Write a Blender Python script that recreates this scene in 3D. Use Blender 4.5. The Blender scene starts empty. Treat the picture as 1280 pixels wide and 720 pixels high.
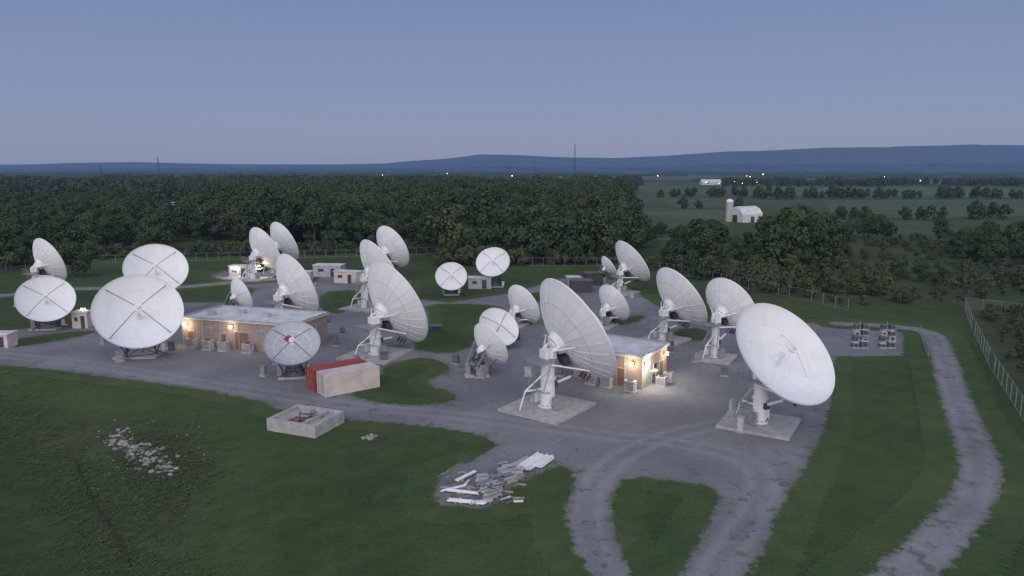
import bpy, math, random
import numpy as np
from mathutils import Vector, Matrix
random.seed(7); rng=np.random.default_rng(7)
H=26.0; FOC=900.0; HORZ=212.0
TH=math.atan((360-HORZ)/FOC)
sc=bpy.context.scene
# ---------------------------------------------------------------- survey helpers
Fv=Vector((0,math.cos(TH),-math.sin(TH))); Uv=Vector((0,math.sin(TH),math.cos(TH))); Rv=Vector((1,0,0))
def ray(u,v): return Fv+Rv*((u-640)/FOC)+Uv*((360-v)/FOC)
def G(u,v):
    d=ray(u,v); t=H/(-d.z); return (d.x*t,d.y*t)
def P(pts): return np.array([G(*p) for p in pts])
def sdf_poly(X,Y,poly):
    d=np.full(X.shape,1e18); inside=np.zeros(X.shape,bool); n=len(poly)
    for i in range(n):
        ax,ay=poly[i]; bx,by=poly[(i+1)%n]
        ex,ey=bx-ax,by-ay; wx,wy=X-ax,Y-ay
        t=np.clip((wx*ex+wy*ey)/(ex*ex+ey*ey+1e-12),0,1)
        d=np.minimum(d,(wx-ex*t)**2+(wy-ey*t)**2)
        c=((ay>Y)!=(by>Y))&(X<(bx-ax)*(Y-ay)/((by-ay) if by!=ay else 1e-12)+ax)
        inside^=c
    d=np.sqrt(d); return np.where(inside,-d,d)
def sdf_line(X,Y,pl):
    d=np.full(X.shape,1e18)
    for i in range(len(pl)-1):
        ax,ay=pl[i]; bx,by=pl[i+1]; ex,ey=bx-ax,by-ay
        t=np.clip(((X-ax)*ex+(Y-ay)*ey)/(ex*ex+ey*ey+1e-12),0,1)
        d=np.minimum(d,(X-ax-ex*t)**2+(Y-ay-ey*t)**2)
    return np.sqrt(d)
def smooth_pl(pts,it=2):
    p=[np.array(a,float) for a in pts]
    for _ in range(it):
        q=[p[0]]
        for a,b in zip(p[:-1],p[1:]): q+= [a*.75+b*.25,a*.25+b*.75]
        q.append(p[-1]); p=q
    return np.array(p)
def smooth_poly(pts,it=2):
    p=[np.array(a,float) for a in pts]
    for _ in range(it):
        q=[]
        for i in range(len(p)):
            a,b=p[i],p[(i+1)%len(p)]; q+=[a*.75+b*.25,a*.25+b*.75]
        p=q
    return np.array(p)
# ---------------------------------------------------------------- terrain height
SW=smooth_pl(P([(-60,470),(20,500),(70,560),(120,620),(155,680),(190,760)]),1)
YARD=P([(-60,455),(0,457),(60,462),(120,470),(200,480),(265,490),(330,503),(345,512),(437,526),(500,530),(560,537),(600,545),(622,556),(600,570),(560,585),(542,605),(541,622),(548,634),(600,637),(625,630),(650,606),(680,590),(700,582),(715,588),(716,605),(704,640),(712,680),(745,735),(928,735),(960,680),(975,640),(1005,590),(1030,540),(1040,500),(1035,470),(1046,446),(1130,446),(1130,418),(1145,408),(1050,401),(1000,404),(950,398),(900,402),(850,405),(830,388),(800,368),(775,352),(735,345),(700,348),(640,366),(560,378),(512,372),(515,352),(470,344),(400,346),(385,356),(340,350),(280,338),(262,345),(320,362),(300,378),(230,378),(110,405),(0,413),(-60,415)])
YARD_F=YARD[[0,2,4,6,8,10,12,15,18,22,26,28,32,35,38,45,55,-1]]
def hgt(X,Y):
    X=np.asarray(X,float); Y=np.asarray(Y,float)
    d=sdf_line(X,Y,SW)
    edge=np.clip((sdf_poly(X,Y,YARD_F)-1.0)/6.0,0,1)
    return -1.5*np.exp(-(d/7.0)**2)*edge + (0.2*np.sin(X*.21+1.3*np.sin(Y*.13))*np.sin(Y*.17+.8))*edge*np.exp(-((Y-60)/60.)**2)
ISL=[P(a) for a in [
 [(432,492),(478,473),(480,458),(520,447),(548,450),(565,462),(545,470),(530,481),(570,492),(567,502),(520,507),(470,503)],
 [(530,380),(600,380),(636,386),(604,400),(592,432),(560,443),(512,436),(535,412),(538,395)],
 [(782,596),(850,603),(902,612),(890,640),(870,680),(838,735),(800,740),(778,690),(766,650),(768,620)],
 [(15,425),(60,418),(115,413),(118,417),(50,430),(15,434)],
 [(842,412),(882,410),(884,426),(850,425)],
 [(768,402),(800,393),(808,397),(780,407)],
 [(400,366),(446,362),(455,372),(430,393),(400,388)],
 [(640,372),(690,362),(705,368),(690,380)],
]]
ISL=[smooth_poly(a,1) for a in ISL]
ROADC=smooth_pl(P([(1060,800),(1120,722),(1160,690),(1205,640),(1226,600),(1222,570),(1205,525),(1188,480),(1178,440),(1168,418),(1145,411),(1100,407),(1050,405)]))
ROADA=smooth_pl(P([(800,800),(757,722),(738,680),(732,640),(745,600),(775,570),(830,545),(900,530)]))
ROADB=smooth_pl(P([(850,790),(888,722),(915,680),(945,640),(958,600),(930,572),(860,555),(760,545),(650,530),(560,518),(440,508),(330,492),(200,470),(80,450),(-60,440)]))
ROADL=smooth_pl(P([(-80,372),(0,370),(45,366),(100,360),(200,362),(300,352),(345,349)]))
# ---------------------------------------------------------------- materials
def newmat(name):
    m=bpy.data.materials.new(name); m.use_nodes=True; nt=m.node_tree; nt.nodes.clear()
    out=nt.nodes.new('ShaderNodeOutputMaterial'); return m,nt,out
def N(nt,t,**k):
    n=nt.nodes.new(t)
    for a,b in k.items(): setattr(n,a,b)
    return n
def setin(nt,sock,val):
    if isinstance(val,bpy.types.NodeSocket): nt.links.new(val,sock)
    elif val is not None: sock.default_value=val
def math_(nt,op,a,b=None,c=None,clamp=False):
    n=N(nt,'ShaderNodeMath',operation=op); n.use_clamp=clamp
    setin(nt,n.inputs[0],a)
    if b is not None: setin(nt,n.inputs[1],b)
    if c is not None: setin(nt,n.inputs[2],c)
    return n.outputs[0]
def mixc(nt,f,a,b,blend='MIX'):
    n=N(nt,'ShaderNodeMix',data_type='RGBA',blend_type=blend)
    setin(nt,n.inputs[0],f)
    for s,v in ((n.inputs[6],a),(n.inputs[7],b)):
        if isinstance(v,tuple): v=tuple(v)+((1,) if len(v)==3 else ())
        setin(nt,s,v)
    return n.outputs[2]
def noise_(nt,scale,detail=4,rough=.55,vec=None,dim='3D'):
    n=N(nt,'ShaderNodeTexNoise'); n.inputs['Scale'].default_value=scale; n.inputs['Detail'].default_value=min(detail,4); n.inputs['Roughness'].default_value=rough
    if vec is not None: nt.links.new(vec,n.inputs['Vector'])
    return n.outputs['Fac']
def ramp(nt,f,lo,hi):
    n=N(nt,'ShaderNodeMapRange'); n.interpolation_type='SMOOTHSTEP'
    setin(nt,n.inputs[0],f); n.inputs[1].default_value=lo; n.inputs[2].default_value=hi
    return n.outputs[0]
def pos(nt): return N(nt,'ShaderNodeNewGeometry').outputs['Position']
HAZE_EMIT=(.085,.135,.27); HL=8000
def finish(nt,out,color,rough=.85,bump=None,bstr=.5,bdist=.05,haze=False,spec=.3,metal=0,emis=None,estr=0):
    b=N(nt,'ShaderNodeBsdfPrincipled')
    if isinstance(color,tuple): color=tuple(color)+(1,)
    setin(nt,b.inputs['Base Color'],color); setin(nt,b.inputs['Roughness'],rough)
    b.inputs['Specular IOR Level'].default_value=spec; b.inputs['Metallic'].default_value=metal
    if emis: b.inputs['Emission Color'].default_value=tuple(emis)+(1,); b.inputs['Emission Strength'].default_value=estr
    if bump is not None:
        bn=N(nt,'ShaderNodeBump'); bn.inputs['Strength'].default_value=bstr; bn.inputs['Distance'].default_value=bdist
        nt.links.new(bump,bn.inputs['Height']); nt.links.new(bn.outputs[0],b.inputs['Normal'])
    s=b.outputs[0]
    if haze:  # air haze painted into the surface as emission, stronger with distance
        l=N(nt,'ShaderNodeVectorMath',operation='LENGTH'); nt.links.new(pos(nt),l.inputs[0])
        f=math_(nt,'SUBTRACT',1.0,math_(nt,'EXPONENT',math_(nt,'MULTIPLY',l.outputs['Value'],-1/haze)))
        e=N(nt,'ShaderNodeEmission'); e.inputs[0].default_value=HAZE_EMIT+(1,)
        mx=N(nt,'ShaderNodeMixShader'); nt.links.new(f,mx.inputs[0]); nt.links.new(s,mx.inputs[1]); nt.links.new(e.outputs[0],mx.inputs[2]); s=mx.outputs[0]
    nt.links.new(s,out.inputs[0])
def simple(name,col,rough=.6,var=.15,scale=2.0,spec=.3,metal=0,haze=False,bump=0,emis=None,estr=0):
    m,nt,out=newmat(name); p=pos(nt)
    n1=noise_(nt,scale,4,.6,p)
    c=mixc(nt,ramp(nt,n1,.3,.7),tuple(x*(1-var) for x in col),tuple(min(1,x*(1+var)) for x in col))
    finish(nt,out,c,rough,bump=noise_(nt,scale*8,4,.6,p) if bump else None,bstr=bump,haze=haze,spec=spec,metal=metal,emis=emis,estr=estr)
    return m
def attr(nt,name): 
    a=N(nt,'ShaderNodeAttribute'); a.attribute_name=name; return a.outputs['Fac']
def grass_nodes(nt):
    p=pos(nt)
    big=noise_(nt,.04,4,.65,p); mid=noise_(nt,.3,4,.65,p); fine=noise_(nt,2.6,4,.78,p); vf=noise_(nt,13,2,.7,p)
    c=mixc(nt,ramp(nt,big,.38,.64),(.044,.083,.026),(.070,.108,.036))
    c=mixc(nt,math_(nt,'MULTIPLY',ramp(nt,mid,.48,.72),.7),c,(.092,.118,.052))
    c=mixc(nt,math_(nt,'MULTIPLY',ramp(nt,mid,.5,.25),.5),c,(.032,.062,.021))
    c=mixc(nt,math_(nt,'MULTIPLY',ramp(nt,fine,.45,.75),.5),c,(.105,.13,.062))
    c=mixc(nt,math_(nt,'MULTIPLY',ramp(nt,fine,.5,.27),.55),c,(.027,.048,.017))
    c=mixc(nt,math_(nt,'MULTIPLY',ramp(nt,vf,.55,.25),.4),c,(.019,.037,.013))
    w=N(nt,'ShaderNodeTexWave'); w.inputs['Scale'].default_value=.13; w.inputs['Distortion'].default_value=2.0; w.inputs['Detail'].default_value=1
    mp=N(nt,'ShaderNodeMapping'); mp.inputs['Rotation'].default_value=(0,0,.9); nt.links.new(p,mp.inputs[0]); nt.links.new(mp.outputs[0],w.inputs[0])
    c=mixc(nt,math_(nt,'MULTIPLY',w.outputs['Fac'],.12),c,(.088,.122,.046))
    h=math_(nt,'ADD',math_(nt,'MULTIPLY',fine,1.0),math_(nt,'MULTIPLY',vf,.5))
    return c,h
def mat_ground():
    m,nt,out=newmat('grass_ground'); c,h=grass_nodes(nt); p=pos(nt)
    s=attr(nt,'scrub'); n=noise_(nt,.22,4,.7,p); n2=noise_(nt,1.2,4,.75,p)
    sc_=mixc(nt,ramp(nt,n,.4,.65),(.050,.076,.028),(.085,.096,.048))
    sc_=mixc(nt,math_(nt,'MULTIPLY',ramp(nt,n2,.5,.7),.5),sc_,(.14,.135,.082))
    sc_=mixc(nt,math_(nt,'MULTIPLY',ramp(nt,n2,.45,.3),.6),sc_,(.032,.05,.02))
    f=ramp(nt,math_(nt,'ADD',s,math_(nt,'MULTIPLY',math_(nt,'SUBTRACT',n2,.5),.9)),.3,.75)
    c=mixc(nt,f,c,sc_)
    vo=N(nt,'ShaderNodeTexVoronoi'); vo.inputs['Scale'].default_value=.0032; nt.links.new(p,vo.inputs[0])
    hs=N(nt,'ShaderNodeSeparateColor'); nt.links.new(vo.outputs['Color'],hs.inputs[0])
    fc=mixc(nt,hs.outputs[0],(.06,.095,.042),(.12,.13,.072)); fc=mixc(nt,ramp(nt,hs.outputs[1],.6,.9),fc,(.052,.078,.042))
    sy=N(nt,'ShaderNodeSeparateXYZ'); nt.links.new(p,sy.inputs[0])
    c=mixc(nt,ramp(nt,sy.outputs[1],450,650),c,fc)
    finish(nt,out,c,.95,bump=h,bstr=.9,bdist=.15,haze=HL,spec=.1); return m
def mat_gravel():
    m,nt,out=newmat('gravel'); g,h=grass_nodes(nt); p=pos(nt)
    e=attr(nt,'edge'); tr=attr(nt,'track')
    n1=noise_(nt,.10,4,.6,p); n2=noise_(nt,1.1,4,.7,p); n3=noise_(nt,9,3,.8,p); n4=noise_(nt,.4,4,.7,p)
    c=mixc(nt,ramp(nt,n1,.35,.65),(.175,.176,.184),(.25,.251,.26))
    c=mixc(nt,math_(nt,'MULTIPLY',ramp(nt,n4,.5,.66),.6),c,(.146,.147,.151))
    c=mixc(nt,math_(nt,'MULTIPLY',ramp(nt,n2,.45,.75),.35),c,(.31,.31,.316))
    c=mixc(nt,math_(nt,'MULTIPLY',ramp(nt,n3,.55,.3),.55),c,(.09,.09,.09))
    c=mixc(nt,math_(nt,'MULTIPLY',ramp(nt,n3,.62,.8),.6),c,(.44,.43,.42))
    c=mixc(nt,math_(nt,'MULTIPLY',tr,math_(nt,'MULTIPLY',n2,.75)),c,(.33,.33,.34))
    wd=ramp(nt,math_(nt,'ADD',noise_(nt,.55,4,.75,p),math_(nt,'MULTIPLY',attr(nt,'weed'),.13)),.65,.74)
    c=mixc(nt,math_(nt,'MULTIPLY',wd,.65),c,(.075,.092,.05))
    ee=math_(nt,'ADD',e,math_(nt,'MULTIPLY',math_(nt,'SUBTRACT',noise_(nt,.9,4,.75,p),.5),2.4))
    f=ramp(nt,ee,-.1,.4)
    c=mixc(nt,math_(nt,'MULTIPLY',ramp(nt,ee,1.4,.2),.35),c,(.13,.125,.085))
    col=mixc(nt,f,g,c)
    hh=math_(nt,'ADD',math_(nt,'MULTIPLY',n3,.4),math_(nt,'MULTIPLY',h,.3))
    finish(nt,out,col,.92,bump=hh,bstr=.7,bdist=.08,spec=.2); return m
def mat_dish(back=False,mesh=False):
    m,nt,out=newmat('dish_back_paint' if back else ('dish_lattice_paint' if mesh else 'dish_front_paint'))
    uv=N(nt,'ShaderNodeUVMap').outputs[0]; sp=N(nt,'ShaderNodeSeparateXYZ'); nt.links.new(uv,sp.inputs[0])
    def seam(s,w):
        fr=math_(nt,'FRACT',s); d=math_(nt,'ABSOLUTE',math_(nt,'SUBTRACT',fr,.5)); return ramp(nt,d,.5-w,.5-w*.3)
    v=sp.outputs[1]
    su=ramp(nt,math_(nt,'MULTIPLY',math_(nt,'SUBTRACT',.5,math_(nt,'ABSOLUTE',math_(nt,'SUBTRACT',math_(nt,'FRACT',sp.outputs[0]),.5))),v),.055 if mesh else .05,.012)
    sv=seam(v,.035)
    s=math_(nt,'MAXIMUM',su,sv)
    fl=N(nt,'ShaderNodeCombineXYZ'); nt.links.new(math_(nt,'FLOOR',sp.outputs[0]),fl.inputs[0]); nt.links.new(math_(nt,'FLOOR',v),fl.inputs[1])
    oi=N(nt,'ShaderNodeObjectInfo'); nt.links.new(oi.outputs['Random'],fl.inputs[2])
    wn=N(nt,'ShaderNodeTexWhiteNoise'); nt.links.new(fl.outputs[0],wn.inputs[0])
    base=(.79,.79,.785) if not mesh else (.42,.43,.45)
    lo=tuple(x*(.90 if back else .965) for x in base)
    c=mixc(nt,wn.outputs[0],lo,base)
    p=pos(nt); mp=N(nt,'ShaderNodeMapping'); mp.inputs['Scale'].default_value=(1,1,.15); nt.links.new(p,mp.inputs[0])
    st=noise_(nt,1.3,4,.7,mp.outputs[0]); c=mixc(nt,math_(nt,'MULTIPLY',ramp(nt,st,.5,.8),.22),c,(.5,.5,.48))
    c=mixc(nt,math_(nt,'MULTIPLY',ramp(nt,noise_(nt,.35,3,.6,p),.5,.8),.16),c,(.52,.51,.49))
    c=mixc(nt,math_(nt,'MULTIPLY',s,.38 if back else (.8 if mesh else .13)),c,(.25,.25,.26) if not mesh else (.75,.75,.76))
    finish(nt,out,c,.6,spec=.25,bump=math_(nt,'MULTIPLY',s,-1.0),bstr=.25,bdist=.03); return m
def mat_leaf(name,ca,cb,cc,k=.6):
    m,nt,out=newmat(name); oi=N(nt,'ShaderNodeObjectInfo'); a=attr(nt,'tone')
    c=mixc(nt,oi.outputs['Random'],ca,cb); c=mixc(nt,math_(nt,'MULTIPLY',a,k),c,cc)
    n=math_(nt,'MULTIPLY',oi.outputs['Random'],7.13); n=math_(nt,'FRACT',n)
    c=mixc(nt,math_(nt,'MULTIPLY',ramp(nt,n,.75,1),.4),c,(.09,.11,.043))
    n=math_(nt,'FRACT',math_(nt,'MULTIPLY',oi.outputs['Random'],13.7))
    c=mixc(nt,math_(nt,'MULTIPLY',ramp(nt,n,.6,1),.45),c,(.026,.048,.03))
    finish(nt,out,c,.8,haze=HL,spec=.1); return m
M_ground=mat_ground(); M_gravel=mat_gravel(); M_front=mat_dish(); M_back=mat_dish(True); M_mesh=mat_dish(False,True)
M_leaf=mat_leaf('foliage',(.034,.060,.025),(.053,.079,.031),(.078,.108,.045))
M_bush=mat_leaf('shrub_foliage',(.046,.074,.028),(.072,.094,.038),(.105,.122,.06))
M_weed=mat_leaf('weed_foliage',(.065,.098,.036),(.082,.112,.046),(.11,.135,.062))
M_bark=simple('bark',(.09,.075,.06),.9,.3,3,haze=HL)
M_white=simple('white_paint',(.76,.76,.755),.5,.08,1.5); M_steel=simple('galvanised_steel',(.30,.31,.32),.5,.2,3,metal=.3)
M_dark=simple('dark_steel',(.06,.065,.07),.5,.3,3); M_conc=simple('concrete',(.38,.375,.36),.9,.16,1.2,bump=.2)
M_red=simple('red_paint',(.33,.055,.045),.55,.25,1.2); M_beige=simple('beige_paint',(.58,.51,.46),.6,.12,.8)
M_roof=simple('white_roof_membrane',(.60,.60,.60),.7,.16,.5); M_dirtyw=simple('plastic_grey',(.4,.4,.41),.6,.2,2)
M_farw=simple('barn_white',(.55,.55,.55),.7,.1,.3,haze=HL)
M_cab=simple('dark_grey_cabinet',(.13,.135,.14),.6,.2,2)
M_rock=simple('rock',(.27,.26,.245),.9,.35,1.7,bump=.4); M_wood=simple('weathered_wood',(.34,.30,.24),.9,.3,3)
M_rust=simple('rust_stain',(.22,.12,.085),.9,.3,3); M_glass=simple('dark_glass',(.03,.035,.04),.15,.1,1,spec=.6)
M_lamp=simple('lamp_glow',(.9,.85,.7),.5,0,1,emis=(1,.88,.64),estr=30)
def brick():
    m,nt,out=newmat('tan_block'); p=pos(nt)
    b=N(nt,'ShaderNodeTexBrick')
    uv=N(nt,'ShaderNodeUVMap').outputs[0]; nt.links.new(uv,b.inputs[0]); b.inputs['Scale'].default_value=1
    b.inputs['Brick Width'].default_value=.42; b.inputs['Row Height'].default_value=.2; b.inputs['Mortar Size'].default_value=.012
    b.inputs['Color1'].default_value=(.34,.245,.20,1); b.inputs['Color2'].default_value=(.40,.29,.235,1); b.inputs['Mortar'].default_value=(.29,.26,.24,1)
    c=mixc(nt,math_(nt,'MULTIPLY',ramp(nt,noise_(nt,.6,4,.6,p),.45,.75),.4),b.outputs[0],(.23,.18,.15))
    finish(nt,out,c,.9,spec=.15); return m
M_brick=brick()
# ---------------------------------------------------------------- mesh builder
class MB:
    def __init__(s): s.v=[]; s.f=[]; s.m=[]
    def add(s,vs,fs,mi=0):
        o=len(s.v); s.v+= [tuple(a) for a in vs]; s.f+=[tuple(i+o for i in f) for f in fs]; s.m+=[mi]*len(fs)
    def box(s,c,size,rz=0,mi=0,M=None):
        x,y,z=[a/2 for a in size]; vs=[]
        for dz in(-z,z):
            for dx,dy in((-x,-y),(x,-y),(x,y),(-x,y)):
                q=Vector((dx,dy,dz))
                q=(M@q) if M is not None else Matrix.Rotation(rz,3,'Z')@q
                vs.append(q+Vector(c))
        s.add(vs,[(3,2,1,0),(4,5,6,7),(0,1,5,4),(1,2,6,5),(2,3,7,6),(3,0,4,7)],mi)
    def tube(s,a,b,r1,r2=None,n=8,mi=0,cap=True):
        a=Vector(a);b=Vector(b); r2=r1 if r2 is None else r2; d=(b-a)
        if d.length<1e-6: return
        q=d.to_track_quat('Z','Y').to_matrix(); vs=[]
        for p,r in((a,r1),(b,r2)):
            for i in range(n):
                t=2*math.pi*i/n; vs.append(p+q@Vector((r*math.cos(t),r*math.sin(t),0)))
        fs=[(i,(i+1)%n,n+(i+1)%n,n+i) for i in range(n)]
        if cap: fs+=[tuple(range(n-1,-1,-1)),tuple(range(n,2*n))]
        s.add(vs,fs,mi)
    def obj(s,name,mats,parent=None,origin=(0,0,0),smooth=False):
        o=Vector(origin); me=bpy.data.meshes.new(name)
        me.from_pydata([(a[0]-o.x,a[1]-o.y,a[2]-o.z) for a in s.v],[],s.f)
        for m in mats: me.materials.append(m)
        if len(mats)>1: me.polygons.foreach_set('material_index',s.m)
        if smooth: me.polygons.foreach_set('use_smooth',[True]*len(s.f))
        me.update(); ob=bpy.data.objects.new(name,me); sc.collection.objects.link(ob)
        if parent: ob.parent=parent
        else: ob.location=o
        return ob
def empty(name,loc=(0,0,0)):
    e=bpy.data.objects.new(name,None); e.location=loc; e.empty_display_size=.5; sc.collection.objects.link(e); return e
def grid_mesh(name,xs,ys,mat,z0=0,keep=None,attrs={}):
    X,Y=np.meshgrid(xs,ys); nx,ny=len(xs),len(ys); Z=hgt(X,Y)+z0
    co=np.stack([X,Y,Z],-1).reshape(-1,3)
    i=np.arange(nx-1)[None,:]+nx*np.arange(ny-1)[:,None]; i=i.ravel()
    F=np.stack([i,i+1,i+nx+1,i+nx],1)
    if keep is not None:
        k=keep.ravel(); F=F[k[F].any(1)]
        used=np.unique(F); rm=np.full(len(co),-1); rm[used]=np.arange(len(used)); F=rm[F]; co=co[used]
    else: used=np.arange(len(co))
    me=bpy.data.meshes.new(name); me.vertices.add(len(co)); me.vertices.foreach_set('co',co.ravel().astype(np.float32))
    me.loops.add(F.size); me.loops.foreach_set('vertex_index',F.ravel().astype(np.int32))
    me.polygons.add(len(F)); me.polygons.foreach_set('loop_start',np.arange(0,F.size,4,dtype=np.int32)); me.polygons.foreach_set('loop_total',np.full(len(F),4,dtype=np.int32))
    me.polygons.foreach_set('use_smooth',np.ones(len(F),bool))
    for n,a in attrs.items():
        at=me.attributes.new(n,'FLOAT','POINT'); at.data.foreach_set('value',a.ravel()[used].astype(np.float32))
    me.update(calc_edges=True); me.materials.append(mat)
    ob=bpy.data.objects.new(name,me); sc.collection.objects.link(ob); return ob
# ---------------------------------------------------------------- ground
def geo(a,b,n): return list(np.geomspace(a,b,n))
xs=np.array([-x for x in reversed(geo(112,60000,26))]+list(np.arange(-110,111,1.0))+geo(112,60000,26))
ys=np.array([-60000,-8000,-1000,-200,-50,0,20]+list(np.arange(30,301,1.25))+geo(303,60000,30))
X,Y=np.meshgrid(xs,ys)
SCRUB=P([(800,330),(850,345),(960,372),(1060,385),(1200,384),(1202,400),(1290,560),(1500,620),(1900,400),(1500,300),(1280,292),(1040,296),(830,312)])
s1=np.clip(.5-sdf_poly(X,Y,SCRUB)/8,0,1)
s2=.55*np.exp(-(sdf_line(X,Y,SW)/6.0)**2)
s3=.68*np.exp(-(sdf_line(X,Y,P([(100,520),(230,570),(200,640)]))/4.5)**2)
FORP=P([(-300,326),(60,322),(130,316),(300,313),(420,311),(545,309),(556,322),(640,327),(740,327),(795,320),(810,290),(790,240),(-300,240)])
s4=np.clip(.5-sdf_poly(X,Y,FORP)/6,0,1)
ground=grid_mesh('ground',xs,ys,M_ground,0,None,{'scrub':np.maximum.reduce([s1,s2,s3,s4])})
def gravel(name,sd,z,X,Y,xs,ys,lines):
    t=np.zeros(X.shape)
    for L in lines:
        d=sdf_line(X,Y,L); t=np.maximum(t,np.exp(-((d-.95)/.42)**2))
    grid_mesh(name,xs,ys,M_gravel,z,sd<2.2,{'edge':-sd,'track':t,'weed':np.clip(1+sd/8,0,1)})
gx=np.arange(-105,90,.5); gy=np.arange(38,215,.5); X,Y=np.meshgrid(gx,gy)
sd=sdf_poly(X,Y,YARD)
for a in ISL: sd=np.maximum(sd,-sdf_poly(X,Y,a))
gravel('gravel_yard',sd,.02,X,Y,gx,gy,[ROADA,ROADB])
gx=np.arange(15,75,.5); gy=np.arange(30,150,.5); X,Y=np.meshgrid(gx,gy)
gravel('gravel_road',sdf_line(X,Y,ROADC)-1.75,.035,X,Y,gx,gy,[ROADC])
gx=np.arange(-130,-30,.5); gy=np.arange(130,200,.5); X,Y=np.meshgrid(gx,gy)
gravel('gravel_road',sdf_line(X,Y,ROADL)-2.4,.035,X,Y,gx,gy,[ROADL])
# ---------------------------------------------------------------- fields
def field(pts,c1,z=.06):
    poly=P(pts); mb=MB(); mb.add([(a[0],a[1],z) for a in poly],[tuple(range(len(poly)))])
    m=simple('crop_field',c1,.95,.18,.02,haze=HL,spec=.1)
    mb.obj('field',[m],origin=(poly[0][0],poly[0][1],0)); return poly
FIELDS=[field(a,b) for a,b in [
 ([(785,260),(905,262),(912,283),(890,300),(795,300)],(.095,.118,.058)),
 ([(925,233),(1310,236),(1310,247),(950,244)],(.098,.135,.068)),
 ([(1030,251),(1310,249),(1310,268),(1150,274),(1040,268)],(.080,.116,.054)),
 ([(1030,277),(1310,275),(1310,294),(1090,296),(1030,290)],(.068,.098,.046)),
 ([(-60,245),(96,244),(104,251),(20,255),(-60,256)],(.085,.118,.054)),
 ([(830,250),(930,249),(935,259),(845,260)],(.085,.116,.054)),
 ([(1000,225),(1310,226),(1310,231),(960,230)],(.11,.13,.08)),
 ([(640,221),(900,220),(905,224.5),(650,225.5)],(.11,.125,.08)),
 ([(300,225),(440,224),(440,228.5),(310,229)],(.10,.12,.07)),
 ([(830,234),(905,233),(915,243),(845,244)],(.085,.12,.062)),
 ([(600,232),(790,231),(800,236),(610,238)],(.085,.11,.06)),
]]
# ---------------------------------------------------------------- trees
def tree_proto(name,h,spread,nb,nl,ls,seed,leafmat,trunk=True,low=.25):
    r=np.random.default_rng(seed); mb=MB()
    if trunk:
        top=Vector((r.normal()*.4,r.normal()*.4,h*.62)); 
        mb.tube((0,0,-.3),tuple(top*.5),h*.022,h*.016,7,1,False); mb.tube(tuple(top*.5),tuple(top),h*.016,h*.006,6,1,False)
    V=[];Fq=[];T=[]
    cents=[]
    for i in range(nb):
        a=r.uniform(0,2*math.pi); zz=low+(1-low)*r.uniform(.12,.86); rad=spread*(.25+.75*math.sqrt(r.uniform()))*math.sin(min(1,max(.18,(1.05-zz)/(1-low)*1.25))*math.pi/2)
        cents.append((rad*math.cos(a)*.8,rad*math.sin(a)*.8,zz*h,spread*r.uniform(.3,.5)))
    cents.append((0,0,h*.84,spread*.38)); cents.append((0,0,h*.55,spread*.6))
    for (cx,cy,cz,br) in cents:
        if trunk: mb.tube((0,0,cz*.55),(cx*.85,cy*.85,cz),h*.007,h*.002,4,1,False)
        bt=r.uniform(0,1)
        for k in range(nl):
            d=r.normal(size=3); d/=np.linalg.norm(d)
            if d[2]<-.5 and r.uniform()<.6: d[2]*=-1
            rr=br*(1+.12*r.normal()) if r.uniform()<.88 else br*r.uniform(.4,1.3)
            p=np.array([cx,cy,cz])+d*rr*np.array([1,1,.8])
            if p[2]<.3: continue
            n=d+r.normal(size=3)*.45; n/=np.linalg.norm(n)
            u=np.cross(n,r.normal(size=3)); u/=np.linalg.norm(u); w=np.cross(n,u)
            s=ls*r.uniform(.5,1.15); o=len(V)
            V+=[p-u*s*.5-w*s*.28,p+u*s*.1-w*s*.5,p+u*s*.55+w*s*.2,p-u*s*.1+w*s*.5]; Fq.append((o,o+1,o+2,o+3)); T.append(float(np.clip(bt*.6+r.uniform(-.1,.5),0,1)))
    nb0=len(mb.f); mb.add(V,Fq,0)
    me=bpy.data.meshes.new(name); me.from_pydata(mb.v,[],mb.f); me.materials.append(leafmat); me.materials.append(M_bark)
    me.polygons.foreach_set('material_index',mb.m)
    at=me.attributes.new('tone','FLOAT','FACE'); at.data.foreach_set('value',[0.0]*nb0+T)
    return me
TR=[tree_proto('broadleaf_%d'%i,16,[6.3,7.4,5.2,6.8,8][i],[11,14,10,13,15][i],230,1.1,20+i,M_leaf,True,[.12,.2,.1,.22,.15][i]) for i in range(5)]
TF=[tree_proto('far_broadleaf_%d'%i,16,[7,8,6][i],9,60,2.3,70+i,M_leaf,False,.05) for i in range(3)]
BU=[tree_proto('shrub_%d'%i,4,[2.2,2.8,1.8][i],[6,8,5][i],110,.55,50+i,M_bush,False,.03) for i in range(3)]
def pinp(X,Y,poly): return sdf_poly(X,Y,poly)<0
def lf(X,Y,L,ph=0.):
    return .5+.25*(np.sin(X/L*6.3+ph+1.7*np.sin(Y/L*2.9+ph))+np.sin(Y/L*5.1+2.1*ph+1.9*np.sin(X/L*3.7)))
def scatter(poly,step,excl,seed,smin,smax,gap=0.,gl=120.):
    r=np.random.default_rng(seed); x0,y0=poly.min(0); x1,y1=poly.max(0)
    X,Y=np.meshgrid(np.arange(x0,x1,step),np.arange(y0,y1,step)); X=X.ravel(); Y=Y.ravel()
    X=X+r.uniform(-.45,.45,X.shape)*step; Y=Y+r.uniform(-.45,.45,Y.shape)*step
    k=pinp(X,Y,poly)&(lf(X,Y,gl,seed)>=gap)
    for e in excl: k&=~pinp(X,Y,e)
    X=X[k];Y=Y[k]; S=r.uniform(smin,smax,X.shape); mean=(smin+smax)/2
    S=.5*S+.5*(mean+(lf(X,Y,90,seed*1.3)-.5)*(smax-smin)*1.3); return X,Y,np.maximum(S,smin*.7),r.uniform(0,2*math.pi,X.shape)
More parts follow.
